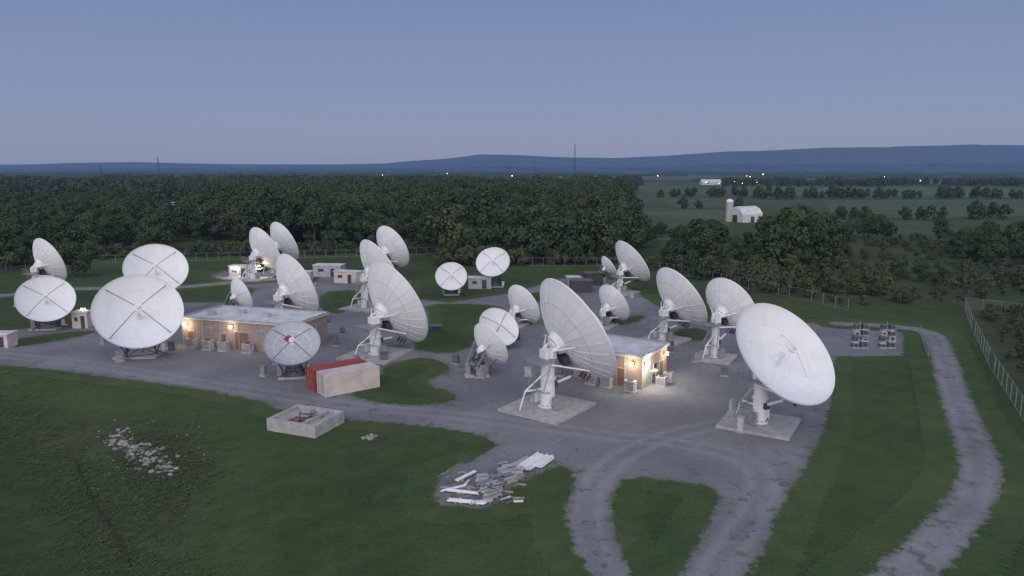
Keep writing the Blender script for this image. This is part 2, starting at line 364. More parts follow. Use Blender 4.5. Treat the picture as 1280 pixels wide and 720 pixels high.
def instancer(root,protos,X,Y,S,A,seed):
    r=np.random.default_rng(seed); pick=r.integers(0,len(protos),len(X))
    for i,me in enumerate(protos):
        k=np.where(pick==i)[0]
        if not len(k): continue
        V=[];F=[]
        for j in k:
            s=S[j]*.5; c,d=math.cos(A[j])*s,math.sin(A[j])*s; x,y=X[j],Y[j]; o=len(V)
            V+=[(x-c+d,y-d-c,0),(x+c+d,y+d-c,0),(x+c-d,y+d+c,0),(x-c-d,y-d+c,0)]; F.append((o,o+1,o+2,o+3))
        m=bpy.data.meshes.new('stand'); m.from_pydata(V,[],F); ob=bpy.data.objects.new('stand_%d'%i,m); sc.collection.objects.link(ob)
        ob.parent=root; ob.instance_type='FACES'; ob.use_instance_faces_scale=True; ob.show_instancer_for_render=False; ob.show_instancer_for_viewport=False
        ch=bpy.data.objects.new('tree_form_%d'%i,me); sc.collection.objects.link(ch); ch.parent=ob
forest=empty('forest')
HOUSE_CLR=P([(185,278),(240,278),(245,258),(190,258)])
EX=FIELDS+[HOUSE_CLR]
cnt=[]
def reg(pts,step,smin,smax,seed,root=forest,protos=TR,ex=EX,gap=0.,gl=120.):
    X,Y,S,A=scatter(P(pts),step,ex,seed,smin,smax,gap,gl); instancer(root,protos,X,Y,S,A,seed+100); cnt.append(len(X))
reg([(-180,334),(60,322),(130,317),(130,262),(-120,262)],9,.5,.86,1)
reg([(130,317),(235,315),(235,262),(130,262)],9.5,.55,.95,31)
reg([(235,315),(300,314),(420,312),(545,310),(560,300),(780,290),(775,262),(760,250),(235,250)],10.5,.55,1.2,2,gap=.07,gl=150)
reg([(556,325),(640,329),(740,329),(788,323),(798,300),(780,290),(556,300)],8.5,.6,1.08,3)
reg([(-60,242),(100,243),(108,256),(-60,262),(235,262),(235,250),(760,250),(800,240),(800,229),(-60,229)],16,.5,1.15,4,protos=TF,gap=.26,gl=420)
reg([(835,335),(880,342),(900,340),(895,312),(850,310)],10,.5,.85,5)
reg([(955,345),(1032,335),(1030,312),(960,312)],10,.7,1.1,25)
reg([(900,340),(955,345),(958,322),(905,322)],9,.3,.5,26)
reg([(1035,300),(1130,300),(1130,296),(1035,296)],13,.4,.75,6)
reg([(1150,302),(1300,302),(1300,297),(1150,297)],16,.3,.65,16)
reg([(1000,276),(1310,275),(1310,271.5),(1000,272.5)],13,.3,.6,7,protos=TF)
reg([(930,250),(1310,249),(1310,247),(930,246.5)],16,.4,.75,8,protos=TF)
reg([(780,262),(845,260),(935,259),(935,262),(780,264)],14,.3,.55,9,protos=TF)
reg([(825,248),(930,247),(925,244),(815,246)],17,.4,.7,19,protos=TF,gap=.2)
reg([(905,235),(1310,236),(1310,231),(905,230)],24,.5,.95,10,protos=TF,gap=.25,gl=500)
reg([(1195,330),(1310,340),(1330,315),(1205,308)],9,.35,.65,11)
thicket=empty('shrub_thicket')
reg([(800,335),(850,345),(960,372),(1060,383),(1190,378),(1310,375),(1310,300),(1030,298),(840,318)],5.6,.2,1.1,12,thicket,BU,[],gap=.32,gl=38)
reg([(830,330),(850,342),(960,366),(1060,376),(1120,372),(1100,340),(960,335)],6.0,.5,1.35,42,thicket,BU,[])
reg([(1222,392),(1330,540),(1500,480),(1330,370)],3.4,.25,.85,13,thicket,BU,[],gap=.14,gl=20)
reg([(-100,336),(130,320),(545,313),(545,316),(130,324),(-100,341)],4,.5,1.3,14,thicket,BU,[])
reg([(556,328),(795,326),(800,331),(556,333)],4,.5,1.3,15,thicket,BU,[])
print('TREES',cnt,sum(cnt))
for (u,v,s) in [(990,338,1.0),(972,342,.85),(1012,333,.95),(880,335,.7),(858,330,.65),(925,338,.45),(1100,300,.6),(1176,302,.55),(1236,300,.5),(1060,302,.5),(825,297,.4),(1262,322,.6),(92,346,.55),(8,338,.75),(1240,332,.55),(1212,328,.5),(1120,345,.35),(1150,352,.3),(585,322,1.1),(625,326,1.05),(700,328,.95),(748,327,.9)]:
    x,y=G(u,v); o=bpy.data.objects.new('oak_tree',random.choice(TR)); sc.collection.objects.link(o); o.location=(x,y,0); o.scale=(s,s,s*random.uniform(.9,1.05)); o.rotation_euler[2]=random.uniform(0,6)
def grove(seed):
    r=np.random.default_rng(seed); V=[];F=[];T=[]
    for k in range(1100):
        x=r.uniform(-1,1); y=r.uniform(-1,1)
        if x*x+y*y>1: continue
        top=12*(1-.5*(x*x+y*y))*(.7+.3*math.sin(x*9+seed)*math.cos(y*5)); z=top*r.uniform(.1,1)
        p=np.array([x*90,y*30,z]); n=r.normal(size=3); n[1]-=1; n[2]+=.7; n/=np.linalg.norm(n)
        u=np.cross(n,r.normal(size=3)); u/=np.linalg.norm(u); w=np.cross(n,u); s=r.uniform(2.5,5.5); o=len(V)
        V+=[p-u*s*.5-w*s*.3,p+u*s*.5-w*s*.4,p+u*s*.4+w*s*.4,p-u*s*.4+w*s*.5]; F.append((o,o+1,o+2,o+3)); T.append(r.uniform(0,.7))
    me=bpy.data.meshes.new('grove'); me.from_pydata([tuple(a) for a in V],[],F); me.materials.append(M_leaf)
    me.attributes.new('tone','FLOAT','FACE').data.foreach_set('value',T); return me
GR=[grove(i) for i in range(3)]
dw=empty('distant_woodland'); X=[];Y=[]
for k in range(720):
    d=1450*(9.0/1.45)**(rng.uniform()**.9); a=rng.uniform(-.85,.85)
    if a>.05 and (rng.uniform()<.5 or d<1600): continue
    X.append(d*a); Y.append(d)
X=np.array(X);Y=np.array(Y); k=np.ones(len(X),bool)
for e in FIELDS: k&=~(sdf_poly(X,Y,e)<30)
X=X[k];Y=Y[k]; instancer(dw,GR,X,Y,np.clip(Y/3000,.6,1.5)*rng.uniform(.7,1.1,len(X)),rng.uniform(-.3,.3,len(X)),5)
# ---------------------------------------------------------------- hills
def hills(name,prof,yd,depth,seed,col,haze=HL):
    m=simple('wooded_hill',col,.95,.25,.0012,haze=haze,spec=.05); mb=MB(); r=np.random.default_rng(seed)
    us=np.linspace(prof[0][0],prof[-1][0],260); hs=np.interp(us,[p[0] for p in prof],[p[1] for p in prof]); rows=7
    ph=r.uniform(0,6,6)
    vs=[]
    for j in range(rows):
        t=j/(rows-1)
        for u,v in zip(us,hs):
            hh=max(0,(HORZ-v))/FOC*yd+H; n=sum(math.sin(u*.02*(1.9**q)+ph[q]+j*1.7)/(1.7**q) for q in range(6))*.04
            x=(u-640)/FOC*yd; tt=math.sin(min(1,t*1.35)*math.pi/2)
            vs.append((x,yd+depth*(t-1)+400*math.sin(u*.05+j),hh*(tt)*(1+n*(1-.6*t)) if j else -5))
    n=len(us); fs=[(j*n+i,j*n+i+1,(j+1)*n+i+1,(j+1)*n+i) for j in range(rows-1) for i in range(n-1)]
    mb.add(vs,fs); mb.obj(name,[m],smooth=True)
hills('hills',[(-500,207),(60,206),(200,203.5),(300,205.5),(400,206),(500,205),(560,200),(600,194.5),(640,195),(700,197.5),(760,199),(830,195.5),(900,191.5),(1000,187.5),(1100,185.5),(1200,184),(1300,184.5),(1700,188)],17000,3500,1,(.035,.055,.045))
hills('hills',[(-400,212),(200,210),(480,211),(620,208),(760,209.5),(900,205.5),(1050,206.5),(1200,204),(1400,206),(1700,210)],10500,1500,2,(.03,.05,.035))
# ---------------------------------------------------------------- dishes
def dish(cx,cy,maj,tau,m,bv,style='col',mesh=False,pad=True,fd=.19,strut=4,mark=False):
    gx_,gy_=G(cx,bv); 
    d=ray(cx,cy)
    if m<-.7:
        ct=1/math.sqrt(1+((cx-640)/FOC)**2); maj=maj*ct; m=max(-.95,m/ct)
    def frame(C):
        V=(C-Vector((0,0,H))).normalized(); R=V.cross(Vector((0,0,1))).normalized(); U=R.cross(V)
        t=math.radians(tau); return (R*math.cos(t)+U*math.sin(t))*math.sqrt(1-m*m)+V*m
    C=Vector((0,0,H))+d*(gy_/d.y); p=frame(C)
    D0=maj*(C-Vector((0,0,H))).dot(Fv)/FOC; dep=fd*D0; off=dep+1.1+.045*D0
    C=Vector((0,0,H))+d*((gy_+p.y*off)/d.y); p=frame(C); D=maj*(C-Vector((0,0,H))).dot(Fv)/FOC; dep=fd*D; R=D/2
    az=Vector((p.x,p.y,0)).normalized(); side=az.cross(Vector((0,0,1))).normalized()
    off=dep+1.1+.045*D
    piv=C-p*off; base=Vector((piv.x,piv.y,0))
    root=empty('satellite_dish',base)
    X_=side; Y_=p.cross(X_).normalized()
    if Y_.z<0: Y_=-Y_; X_=-X_
    Vx=C-p*dep
    def W(x,y,z): return Vx+X_*x+Y_*y+p*z
    NG=24 if D>8.5 else 16; verts=[];faces=[];uvs=[];mi=[];sm=[]
    def surf(ns,rs,zoff,flip,mat,smooth):
        o=len(verts)
        for r in rs:
            for i in range(ns):
                a=2*math.pi*i/ns; verts.append(W(r*R*math.cos(a),r*R*math.sin(a),dep*r*r-zoff(r)))
        for j in range(len(rs)-1):
            for i in range(ns):
                q=[o+j*ns+i,o+j*ns+(i+1)%ns,o+(j+1)*ns+(i+1)%ns,o+(j+1)*ns+i]
                rv=lambda r:(r*2.999 if r<1 else 2.95)
                uu=[(i/ns*NG,rv(rs[j])),((i+1)/ns*NG,rv(rs[j])),((i+1)/ns*NG,rv(rs[j+1])),(i/ns*NG,rv(rs[j+1]))]
                if flip: q=q[::-1]; uu=uu[::-1]
                faces.append(q); uvs.append(uu); mi.append(mat); sm.append(smooth)
        return o
    rs=[.04]+[k/12 for k in range(1,13)]; nf=NG*2
    of=surf(nf,rs,lambda r:0,False,0,True)
    rb=[.05,.1667,.3333,.5,.6667,.8333,.995]
    ob_=surf(nf,rb,lambda r:.16+.2*(1-r),True,1,False)
    for i in range(nf):
        a=of+(len(rs)-1)*nf+i; b=of+(len(rs)-1)*nf+(i+1)%nf; c=ob_+(len(rb)-1)*nf+(i+1)%nf; d_=ob_+(len(rb)-1)*nf+i
        faces.append([a,b,c,d_][::-1]); uvs.append([(.5,2.5)]*4); mi.append(1); sm.append(False)
    me=bpy.data.meshes.new('reflector'); me.from_pydata([v-base for v in verts],[],faces)
    uvl=me.uv_layers.new(name='UVMap'); uvl.data.foreach_set('uv',[c for f in uvs for q in f for c in q])
    me.polygons.foreach_set('material_index',mi); me.polygons.foreach_set('use_smooth',sm)
    me.materials.append(M_mesh if mesh else M_front); me.materials.append(M_mesh if mesh else M_back); me.update()
    o=bpy.data.objects.new('reflector',me); sc.collection.objects.link(o); o.parent=root
    mb=MB()
    for i in range(NG):
        a=2*math.pi*i/NG
        pr=None
        for r in (.17,.35,.55,.75,.95):
            q=W(r*R*math.cos(a),r*R*math.sin(a),dep*r*r-.18-.2*(1-r)-.01)
            if pr: mb.tube(pr,q,.03,.025,4)
            pr=q
    mb.tube(W(0,0,-.2),W(0,0,-.95),.11*D,.085*D,20); mb.tube(W(0,0,-.95),W(0,0,-1.15),.05*D,.05*D,12)
    mb.obj('back_structure',[M_white],root,base)
    fb=MB(); F_=R*R/(4*dep); fz=F_*.80
    sm_=M_dark if style=='lat' else M_white
    for k in range(strut):
        a=math.radians(45)+k*2*math.pi/strut; r=.93 if style=='lat' else .62
        fb.tube(W(r*R*math.cos(a),r*R*math.sin(a),dep*r*r),W(.04*D*math.cos(a),.04*D*math.sin(a),fz),.055 if D>9 else .04,.045,5,1)
    fb.tube(W(0,0,fz-.12),W(0,0,fz+.1),.045*D,.05*D,16,0); fb.tube(W(0,0,fz+.1),W(0,0,fz+.35),.03*D,.018*D,12,0)
    fb.tube(W(0,0,0.02),W(0,0,fz*.5),.05*D if style=='col' else .03*D,.02*D,14,0); fb.tube(W(0,0,fz*.5),W(0,0,fz*.56),.026*D,.026*D,12,0)
    if mark: fb.tube(W(-.12*D,.17*D,dep*.17+.05),W(-.05*D,.25*D,dep*.3+.05),.05*D,.03*D,8,2)
    fb.obj('feed_assembly',[M_white,sm_,M_red],root,base)
    mt=MB(); hp=piv.z; pm=[M_white,M_steel,M_dark]
    A=lambda s_,f_,z_: base+side*s_+az*f_+Vector((0,0,z_))
    Mx=Matrix((tuple(side),tuple(az),(0,0,1))).transposed()
    if style=='col':
        cr=.062*D; ch=hp-1.2
        mt.tube(A(0,0,.25),A(0,0,ch),cr,cr*.94,20,0); mt.tube(A(0,0,.25),A(0,0,.5),cr*1.3,cr*1.3,20,0)
        mt.tube(A(0,0,ch*.62),A(0,0,ch*.62+.18),cr*1.15,cr*1.15,20,0); mt.tube(A(0,0,ch),A(0,0,ch+.3),cr*1.35,cr*1.35,20,1)
        for i in range(12):
            a=i*math.pi/6; mt.tube(A(cr*1.2*math.cos(a),cr*1.2*math.sin(a),.5),A(cr*1.2*math.cos(a),cr*1.2*math.sin(a),.62),.05,.05,5,2)
        mt.box(A(0,0,ch+.75),(cr*1.7,cr*1.7,.9),M=Mx,mi=0)
        for s_ in(-1,1):
            w=cr*1.15*s_
            mt.tube(A(w,0,ch+.4),piv+side*w,.22,.2,6,0); mt.tube(piv+side*w,Vx+side*(.085*D*s_)-p*.5,.2,.17,6,0)
            mt.tube(piv+side*w,Vx+side*(.25*D*s_)+p*(.0),.12,.09,6,0)
            mt.tube(A(w,-.2,ch*.95),W(0,0,0)+side*(.2*D*s_)-Y_*.28*D+p*(dep*.35-.3),.11,.09,6,0)
            mt.tube(A(cr*2.3*s_,-cr*1.9,ch*.45),A(w,0,ch+.2),.08,.08,5,1)
            mt.tube(A(cr*2.3*s_,-cr*1.9,ch*.45),A(cr*.8*s_,0,ch*.35),.06,.06,5,1)
        mt.tube(A(cr*2.3,-cr*1.9,ch*.45),A(-cr*2.3,-cr*1.9,ch*.45),.06,.06,5,1)
        jt=W(0,-.36*D,dep*.5-.35); jb=A(0,cr*1.1,ch*.5); mt.tube(jb,jb.lerp(jt,.55),.15,.15,8,0); mt.tube(jb.lerp(jt,.55),jt,.08,.08,6,1)
        mt.box(jb-Vector((0,0,.1)),(.5,.5,.6),M=Mx,mi=2)
        mt.tube(A(0,-cr*3.4,ch*.42),A(cr*1.2,-.2,ch*.9),.1,.1,6,0); mt.tube(A(0,-cr*3.4,ch*.42),A(0,0,ch*.42),.12,.12,6,0); mt.tube(A(0,-cr*3.4,ch*.42),A(0,-cr*4.2,.3),.08,.08,6,0)
        pw=cr*2.0; mt.box(A(0,-cr*1.9,ch+.02),(pw*2,cr*1.8,.08),M=Mx,mi=1)
        for s_ in(-1,-.33,.33,1): mt.tube(A(pw*s_,-cr*2.75,ch),A(pw*s_,-cr*2.75,ch+1.1),.03,.03,4,1)
        for zz in(.55,1.1): mt.tube(A(-pw,-cr*2.75,ch+zz),A(pw,-cr*2.75,ch+zz),.025,.025,4,1)
        for s_ in(-.2,.2): mt.tube(A(pw*.8+s_,-cr*2.9,.2),A(pw*.8+s_,-cr*2.9,ch+1),.03,.03,4,1)
        for q in range(int(ch/.35)): mt.tube(A(pw*.8-.2,-cr*2.9,.4+q*.35),A(pw*.8+.2,-cr*2.9,.4+q*.35),.02,.02,4,1)
        mt.box(A(cr*2.0,cr*.3,1.0),(.5,.9,1.3),M=Mx,mi=1); mt.box(A(-cr*1.9,-cr*.5,.85),(.45,.7,1.0),M=Mx,mi=0)
        mt.box(W(0,-.16*D,-.55),(.12*D,.09*D,.7),M=Matrix((tuple(X_),tuple(Y_),tuple(p))).transposed(),mi=2)
        for q in range(3): mt.tube(W((-.06+.06*q)*D,-.40*D,dep*.6-.35),W((-.06+.06*q)*D,-.42*D,dep*.6-1.0),.13,.16,8,2)
    else:
        b=.17*D; t=.075*D; ch=max(1.6,hp-.5); lv=[.3,.3+(ch-.3)*.5,ch]
        def corner(i,z):
            k=(z-.3)/(ch-.3); w=b*(1-k)+t*k; sx,sy=[(-1,-1),(1,-1),(1,1),(-1,1)][i]; return A(sx*w,sy*w,z)
        for i in range(4):
            mt.tube(corner(i,.2),corner(i,ch),.1,.08,6,2)
            j=(i+1)%4
            for a_,b_ in((lv[0],lv[1]),(lv[1],lv[2])):
                mt.tube(corner(i,a_),corner(j,b_),.05,.05,5,2); mt.tube(corner(j,a_),corner(i,b_),.05,.05,5,2)
            for z in lv: mt.tube(corner(i,z),corner(j,z),.06,.06,5,2)
        mt.tube(A(0,0,.2),A(0,0,ch+.2),.035*D,.03*D,12,1)
        for s_ in(-1,1):
            mt.tube(A(t*s_,0,ch),piv+side*t*s_,.15,.13,6,2); mt.tube(piv+side*t*s_,Vx+side*(.1*D*s_)-p*.3,.13,.1,6,2)
            mt.tube(A(b*s_,b*.6,.5),Vx+side*(.28*D*s_)-Y_*.22*D+p*(dep*.35-.3),.08,.06,5,2)
            mt.tube(A(b*s_,-b,ch*.5),Vx+side*(.25*D*s_)+Y_*.15*D+p*(dep*.3-.3),.07,.05,5,1)
            mt.tube(A(b*s_,b*.6,.5),A(b*s_*1.6,b*1.0,.25),.07,.07,5,2)
        mt.box(A(0,-b*.3,ch*.55),(b*1.2,b*.8,.9),M=Mx,mi=1); mt.box(A(b*1.5,0,.9),(.6,.9,1.3),M=Mx,mi=1); mt.box(A(-b*1.45,-.2,.7),(.5,.7,.9),M=Mx,mi=0)
    mt.obj('mount',pm,root,base)
    if pad:
        pb=MB(); s_=.62*D if style=='col' else .5*D
        pb.box(base+Vector((0,0,.1)),(s_,s_*.95,.36),rz=math.atan2(az.y,az.x)+.5 if style=='col' else 0.1); pb.obj('concrete_pad',[M_conc],root,base)
    return base,C,D
DL=[(63,325,60,24,.38,380,'col'),(57,373,78,90,-.73,410,'lat'),(195,335,83,88,-.74,396,'lat'),(173,388,117,88,-.79,443,'lat'),
(332,311,60,28,.42,349,'col'),(356,302,55,28,.40,342,'col'),(303,368,45,22,.38,393,'lat'),(372,356,86,26,.38,404,'col'),(365,428,72,93,-.76,470,'lat'),
(491,308,58,32,.5,350,'col'),(475,332,76,33,.35,385,'col'),(497,378,114,31,.42,444,'col'),(564,345,40,90,-.88,368,'lat'),(616,327,43,105,-.84,358,'lat'),
(655,380,55,35,.52,408,'col'),(624,408,54,50,-.78,432,'lat'),(614,429,60,36,.45,468,'lat'),(768,378,52,38,.5,408,'col'),(791,326,62,40,.36,366,'col'),(762,332,29,38,.3,354,'lat'),
(852,371,88,40,.42,426,'col'),(914,381,78,42,.6,448,'col'),(722,411,148,36,.34,510,'col'),(983,440,146,43,-.6,530,'col'),(742,404,52,36,.3,440,'lat')]
BASES=[]
for i,dl in enumerate(DL):
    BASES.append(dish(*dl,mesh=(i==8),mark=(i==8)))
# ---------------------------------------------------------------- buildings
def wall_uv(ob):
    me=ob.data; uv=me.uv_layers.new(name='UVMap')
    for p in me.polygons:
        n=p.normal
        for li in p.loop_indices:
            v=me.vertices[me.loops[li].vertex_index].co; t=Vector((-n.y,n.x,0)) if abs(n.z)<.5 else Vector((1,0,0))
            uv.data[li].uv=(v.dot(t),v.z if abs(n.z)<.5 else v.y)
def building(name,FL,FR,width,h,doors_front,doors_side,parapet=.25):
    a=Vector(G(*FL)+(0,)); b=Vector(G(*FR)+(0,)); t=(b-a).normalized(); n=Vector((-t.y,t.x,0)); L=(b-a).length
    if n.y<0: n=-n
    root=empty(name,a); M=Matrix((tuple(t),tuple(n),(0,0,1))).transposed()
    C=a+t*L/2+n*width/2
    mb=MB(); mb.box(C+Vector((0,0,h/2)),(L,width,h),M=M); w=mb.obj('walls',[M_brick],root,a); wall_uv(w)
    mb=MB(); mb.box(C+Vector((0,0,h+.06)),(L+.5,width+.5,.12),M=M)
    z=h+.12+parapet/2-.003
    for s_ in(-1,1):
        mb.box(C+n*s_*(width/2+.12)+Vector((0,0,z)),(L+.5,.25,parapet),M=M,mi=1); mb.box(C+t*s_*(L/2+.12)+Vector((0,0,z+.002)),(.25,width-.012,parapet),M=M,mi=1)
    mb.obj('roof',[M_roof,M_conc],root,a)
    mb=MB()
    for x,wd,hd,z0,mi in doors_front:
        c=a+t*x-n*.03+Vector((0,0,z0+hd/2)); mb.box(c,(wd,.08,hd),M=M,mi=mi); mb.box(c+Vector((0,0,hd/2+.06)),(wd+.2,.14,.1),M=M,mi=2)
        for s_ in(-1,1): mb.box(c+t*s_*(wd/2+.05),(.1,.12,hd),M=M,mi=2)
    for x,wd,hd,z0,mi in doors_side:
        c=b+n*x+t*.03+Vector((0,0,z0+hd/2)); mb.box(c,(.08,wd,hd),M=M,mi=mi); mb.box(c+Vector((0,0,hd/2+.06)),(.14,wd+.2,.1),M=M,mi=2)
        for s_ in(-1,1): mb.box(c+n*s_*(wd/2+.05),(.12,.1,hd),M=M,mi=2)
    for x in np.arange(.8,L,3.1): mb.tube(a+t*x-n*.08+Vector((0,0,.1)),a+t*x-n*.08+Vector((0,0,h-.05)),.05,.05,6,2)
    mb.obj('doors_and_vents',[M_rust,M_steel,M_dirtyw,M_glass],root,a)
    return root,a,b,t,n,L,M,C
r1=building('brick_equipment_building',(229,431),(368,443),9,4.1,[(1.6,1,2.2,0,0),(4.6,1.6,1,2,1),(7.4,1,2.2,0,0),(10.6,2.4,2.6,0,0),(14,1.6,1,2,1)],[(3,1,2.2,0,0),(6.5,1.4,1,2,1)])
root,a,b,t,n,L,M,C=r1; mb=MB()
for x,y in((3,3),(7,5),(12,4)): mb.box(a+t*x+n*y+Vector((0,0,4.5)),(1.1,.9,.6),M=M); mb.tube(a+t*(x+1.6)+n*y+Vector((0,0,4.2)),a+t*(x+1.6)+n*y+Vector((0,0,4.8)),.1,.1,8)
mb.obj('roof_units',[M_dirtyw],root,a)
def ac_unit(p,M,s=1.0):
    e=empty('air_conditioning_unit',p); mb=MB(); mb.box(p+Vector((0,0,.75*s)),(1.4*s,1.0*s,1.4*s),M=M); mb.box(p+Vector((0,0,.04)),(1.7*s,1.3*s,.12),M=M,mi=1)
    mb.tube(p+Vector((0,0,1.45*s)),p+Vector((0,0,1.53*s)),.42*s,.42*s,14,2)
    for q in range(6): mb.box(p+M@Vector((0,-.51*s,0))+Vector((0,0,(.3+.19*q)*s)),(1.2*s,.03,.05),M=M,mi=2)
    mb.obj('housing',[M_dirtyw,M_conc,M_dark],e,p)
for x in(2.8,5.6,8.4,12.5): ac_unit(a+t*x-n*1.3,M)
r2=building('brick_control_building',(717,472),(802,487),8,3.8,[(1.5,1,2.2,0,0),(4,1.5,1,1.9,1),(6.5,1,2.2,0,0)],[(1.6,1.1,2.2,0,1),(4,1.0,.8,1.6,3),(6,1.1,2.2,0,0)])
root2,a2,b2,t2,n2,L2,M2,C2=r2
for x in(3.2,5.2,L2-.9): ac_unit(a2+t2*x-n2*1.3,M2,.9)
for y in(2.8,5.0): ac_unit(b2+t2*1.4+n2*y,M2,.8)
def wall_lamp(p,out,power,name='wall_lamp',col=(1,.84,.58),r=.2):
    e=empty(name,p); mb=MB(); mb.box(p,(.3,.3,.35),mi=0); mb.tube(p+out*.2,p+out*.36,r*.85,r,12,1)
    mb.obj('fitting',[M_steel,M_lamp],e,p)
    l=bpy.data.lights.new('lamp_light','POINT'); l.energy=power; l.color=col; l.shadow_soft_size=.25
    o=bpy.data.objects.new('lamp_light',l); sc.collection.objects.link(o); o.parent=e; o.location=out*.8-Vector((0,0,.1))
wall_lamp(b2+t2*.16+n2*.7+Vector((0,0,3.1)),t2,620,col=(1,.92,.74),r=.34); wall_lamp(a2+t2*(L2-1.2)-n2*.16+Vector((0,0,3.1)),-n2,150)  # lamp on the front wall is an added light; side-wall lamp is real
wall_lamp(b2+t2*.16+n2*6.9+Vector((0,0,3.0)),t2,150)
wall_lamp(a+t*.9-n*.16+Vector((0,0,3.3)),-n,160,r=.3); wall_lamp(a+t*9-n*.16+Vector((0,0,3.4)),-n,50)
def lamp_post(u,v,h,power):
    x,y=G(u,v); p=Vector((x,y,0)); e=empty('lamp_post',p); mb=MB(); mb.tube(p,p+Vector((0,0,h)),.08,.05,8,0); mb.tube(p+Vector((0,0,h)),p+Vector((.5,-.3,h+.1)),.04,.04,6,0); mb.box(p+Vector((.6,-.35,h+.08)),(.5,.3,.14),mi=0); mb.tube(p+Vector((.6,-.35,h+.0)),p+Vector((.6,-.35,h-.2)),.3,.26,10,1)
    mb.obj('post_and_head',[M_steel,M_lamp],e,p)
    l=bpy.data.lights.new('lamp_light','POINT'); l.energy=power; l.color=(1,.87,.65); l.shadow_soft_size=.25
    o=bpy.data.objects.new('lamp_light',l); sc.collection.objects.link(o); o.parent=e; o.location=(.6,-.35,h-.5)
for q in[(103,407,3.0,330),(292,346,2.6,380),(322,348,3.2,180)]: lamp_post(*q)
def shed(name,u,v,L,W,h,rz,mat,gable=False):
    x,y=G(u,v); p=Vector((x,y,0)); e=empty(name,p); M=Matrix.Rotation(rz,3,'Z'); mb=MB()
    mb.box(p+Vector((0,0,h/2)),(L,W,h),M=M); 
    if gable:
        vs=[p+M@Vector(q) for q in[(-L/2-.3,-W/2-.3,h),(L/2+.3,-W/2-.3,h),(L/2+.3,W/2+.3,h),(-L/2-.3,W/2+.3,h),(-L/2-.3,0,h+W*.35),(L/2+.3,0,h+W*.35)]]
        mb.add(vs,[(0,1,5,4),(2,3,4,5),(0,4,3),(1,2,5),(3,2,1,0)],1)
    else: mb.box(p+Vector((0,0,h+.08)),(L+.3,W+.3,.16),M=M,mi=1)
    mb.box(p+M@Vector((L*.2,-W/2-.03,0))+Vector((0,0,min(1.05,h*.45))),(min(1,L*.25),.06,min(2.1,h*.8)),M=M,mi=2)
    mb.box(p+M@Vector((-L*.22,-W/2-.03,0))+Vector((0,0,h*.6)),(L*.2,.06,h*.25),M=M,mi=2)
    rf=M_cab if mat in(M_dark,M_cab) else (M_farw if mat==M_farw else M_roof)
    mb.obj('shell',[mat,rf,M_dark],e,p); return e
shed('equipment_shelter',412,345,7,3.5,2.8,-.1,M_dirtyw); shed('equipment_shelter',436,353,6,3,2.6,-.35,M_beige); shed('equipment_shelter',382,352,3,2.5,2.4,0,M_dirtyw)
shed('equipment_shelter',104,409,2.4,2.0,2.6,.1,M_beige); shed('equipment_shelter',3,433,3.2,2.2,2.0,0,M_beige); shed('equipment_shelter',302,345,5,3,2.6,0,M_dirtyw)
shed('equipment_shelter',600,360,5,2.6,2.4,0,M_dirtyw); shed('equipment_shelter',812,478,1.2,1.2,1.6,.2,M_steel)
shed('generator_enclosure',726,365,4.5,2.6,2.6,.1,M_dark); shed('generator_enclosure',741,356,4,2.4,2.8,.1,M_dark); shed('generator_enclosure',716,358,3,2,2.2,.1,M_steel)
shed('equipment_shelter',640,425,2.2,1.2,1.4,.2,M_dark); shed('equipment_shelter',545,415,1.6,1.2,1.0,.2,M_dark)
for (u,v) in [(420,432),(428,418),(446,452),(585,470),(600,472),(570,455),(660,470),(700,470),(838,440),(870,452),(905,470),(925,540),(915,515),(345,455),(330,470),(215,440),(150,452),(130,430),(845,400),(790,372),(680,420),(668,505),(480,452),(410,405),(395,360)]:
    x,y=G(u,v); p=Vector((x,y,0)); e=empty('equipment_cabinet',p); mb=MB(); h=random.uniform(.7,1.5); w=random.uniform(.5,1.1); rz=random.uniform(-.6,.6)
    k=random.choice([0,1,2]); mb.box(p+Vector((0,0,h/2+.12)),(w,.5,h),rz=rz,mi=k); mb.box(p+Vector((0,0,.08)),(w+.3,.8,.12),rz=rz,mi=3); mb.box(p+Vector((0,0,h+.14)),(w+.08,.58,.05),rz=rz,mi=k)
    mb.tube(p+Vector((w*.7,.2,0)),p+Vector((w*.7,.2,h*.8)),.04,.04,6,2); mb.obj('cabinet_body',[M_dirtyw,M_cab,M_steel,M_conc],e,p)
def barn(u,v,rz):
    x,y=G(u,v); p=Vector((x,y,0)); e=empty('barn',p); M=Matrix.Rotation(rz,3,'Z'); mb=MB(); L,W,h=14,10,4.0
    prof=[(-W/2,0),(-W/2,h),(-W*.3,h+2.6),(0,h+3.8),(W*.3,h+2.6),(W/2,h),(W/2,0)]
    vs=[p+M@Vector((s*L/2,q[0],q[1])) for s in(-1,1) for q in prof]; k=len(prof)
    mb.add(vs,[tuple(range(k-1,-1,-1)),tuple(range(k,2*k))],0)
    for i in range(k-1): mb.add([vs[i],vs[i+1],vs[k+i+1],vs[k+i]],[(0,1,2,3)],0 if i in(0,k-2) else 1)
    mb.box(p+M@Vector((-L/2-.05,0,1.8)),(.1,3.2,3.6),M=M,mi=2); mb.box(p+M@Vector((0,-W/2-.05,1.4)),(2.4,.1,2.8),M=M,mi=2)
    mb.obj('shell',[M_farw,M_roof,M_dark],e,p)
barn(931,277,.5)
def silo(u,v,h,r):
    x,y=G(u,v); p=Vector((x,y,0)); e=empty('silo',p); mb=MB(); mb.tube(p,p+Vector((0,0,h)),r,r,20)
    for i in range(5):
        a,b_=i*math.pi/10,(i+1)*math.pi/10; mb.tube(p+Vector((0,0,h+r*math.sin(a)*.8)),p+Vector((0,0,h+r*math.sin(b_)*.8)),r*math.cos(a),max(.02,r*math.cos(b_)),20,1)
    mb.obj('silo_body',[M_dirtyw,M_white],e,p)
